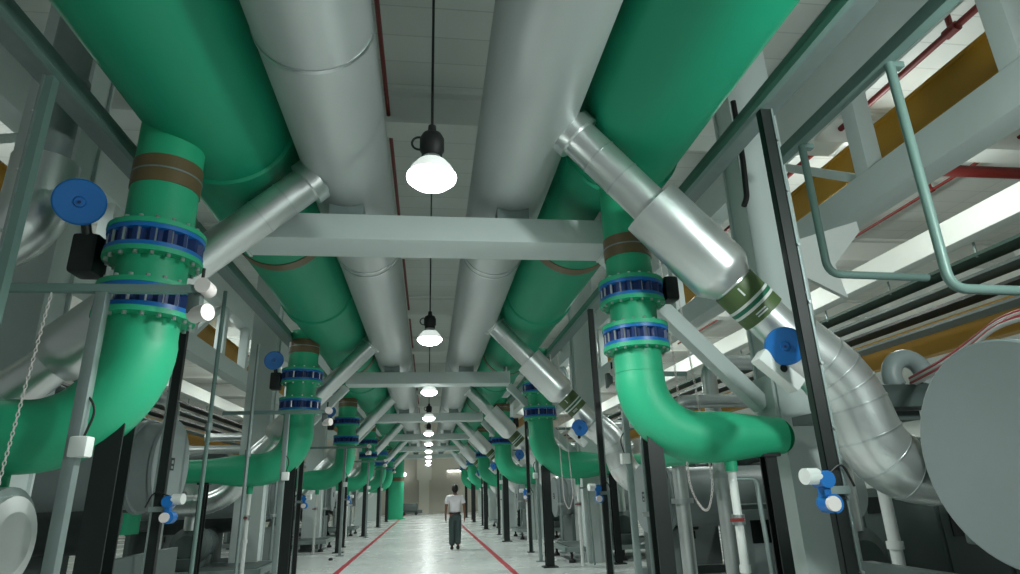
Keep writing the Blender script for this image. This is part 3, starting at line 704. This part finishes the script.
# local coordinates, facing +Y (away from the camera)
V = [(0, 0, .95, (.13, .10)), (0, .01, 1.12, (.125, .095)), (0, .0, 1.28, (.15, .105)), (0, -.01, 1.42, (.12, .085)), (0, .0, 1.50, .055), (0, .02, 1.57, .058), (0, .03, 1.65, (.078, .095)), (0, .025, 1.71, (.06, .075)),
     (-.20, -.01, 1.42, .058), (-.265, -.03, 1.16, .042), (-.275, .02, .90, .028), (.20, -.01, 1.42, .058), (.265, -.04, 1.16, .042), (.285, .0, .91, .028),
     (-.09, 0, .88, .095), (-.095, .05, .49, .062), (-.09, .02, .10, .042), (-.09, .15, .035, .036),
     (.09, 0, .88, .095), (.09, .02, .49, .062), (.08, -.14, .13, .042), (.08, -.02, .04, .036)]
E = [(0, 1), (1, 2), (2, 3), (3, 4), (4, 5), (5, 6), (6, 7), (3, 8), (8, 9), (9, 10), (3, 11), (11, 12), (12, 13), (0, 14), (14, 15), (15, 16), (16, 17), (0, 18), (18, 19), (19, 20), (20, 21)]
for hand, sx in ((10, -1), (13, 1)):
    hx, hy, hz = V[hand][:3]
    pi_ = len(V); V.append((hx+sx*.0, hy+.015, hz-.07, (.022, .036))); E.append((hand, pi_))
    for j, (dy, l) in enumerate(((-.03, .075), (-.01, .09), (.012, .085), (.033, .065))):
        a = len(V); V.append((hx-sx*.004, hy+.015+dy, hz-.12, .0095)); V.append((hx-sx*.02, hy+.02+dy, hz-.12-l*.7, .008)); E += [(pi_, a), (a, a+1)]
    a = len(V); V.append((hx-sx*.02, hy+.06, hz-.08, .011)); V.append((hx-sx*.025, hy+.075, hz-.125, .009)); E += [(pi_, a), (a, a+1)]
body = skin_mesh('body', V, E, 'skin', man, 0, 1)
skin_mesh('shirt', [(0, 0, .95, (.185, .14)), (0, .01, 1.12, (.162, .125)), (0, 0, 1.28, (.185, .132)), (0, -.01, 1.42, (.15, .108)), (0, .0, 1.485, (.075, .07)),
     (-.20, -.01, 1.415, .080), (-.255, -.025, 1.22, .072), (.20, -.01, 1.415, .080), (.255, -.032, 1.22, .072)],
     [(0, 1), (1, 2), (2, 3), (3, 4), (3, 5), (5, 6), (3, 7), (7, 8)], 'shirt', man)
skin_mesh('trousers', [(0, 0, .93, (.185, .135)), (-.088, 0, .84, .122), (-.088, .05, .49, .102), (-.085, .02, .09, .094), (.088, 0, .84, .122), (.085, .02, .49, .102), (.075, -.12, .12, .092), (0, 0, 1.0, (.17, .128))],
     [(0, 1), (1, 2), (2, 3), (0, 4), (4, 5), (5, 6), (0, 7)], 'trousers', man)
def local(mb, name, m):
    mb.v = [tuple(Vector(v)+Vector(man.location)) for v in mb.v]; return mb.build(name, m, man)
h = MB(); h.sphere((0, .012, 1.685), .105, 14, (.86, .98, .98)); h.sphere((0, -.018, 1.635), .1, 12, (.88, .8, .9)); local(h, 'hair', 'hair')
for x in (-.085, .085): local(MB().sphere((x, .035, 1.645), .026, 8, (.45, .8, 1.2)), 'ear', 'skin')
h = MB(); h.sphere((0, .135, 1.64), .018, 8, (.8, 1, 1.3)); local(h, 'nose', 'skin')
for x in (-.033, .033): local(MB().sphere((x, .115, 1.665), .012, 8), 'eye', 'dark')
local(MB().box((0, .118, 1.595), (.045, .012, .01)), 'mouth', 'red')
for x, y, z, tilt in ((-.09, .08, .05, 0), (.08, -.08, .075, -.35)):
    h = MB(); Mx = Matrix.Rotation(tilt, 3, 'X')
    h.sphere((0, 0, 0), 1, 10); h.v = [tuple(Mx @ Vector((v[0]*.05, v[1]*.135, max(v[2], -.6)*.06))+Vector((x, y, z-.012))) for v in h.v]; local(h, 'shoe', 'shoe')
local(MB().tube([(math.cos(a)*.158, math.sin(a)*.12, .985) for a in [2*PI*i/24 for i in range(25)]], .018, 8, False), 'belt', 'shoe')
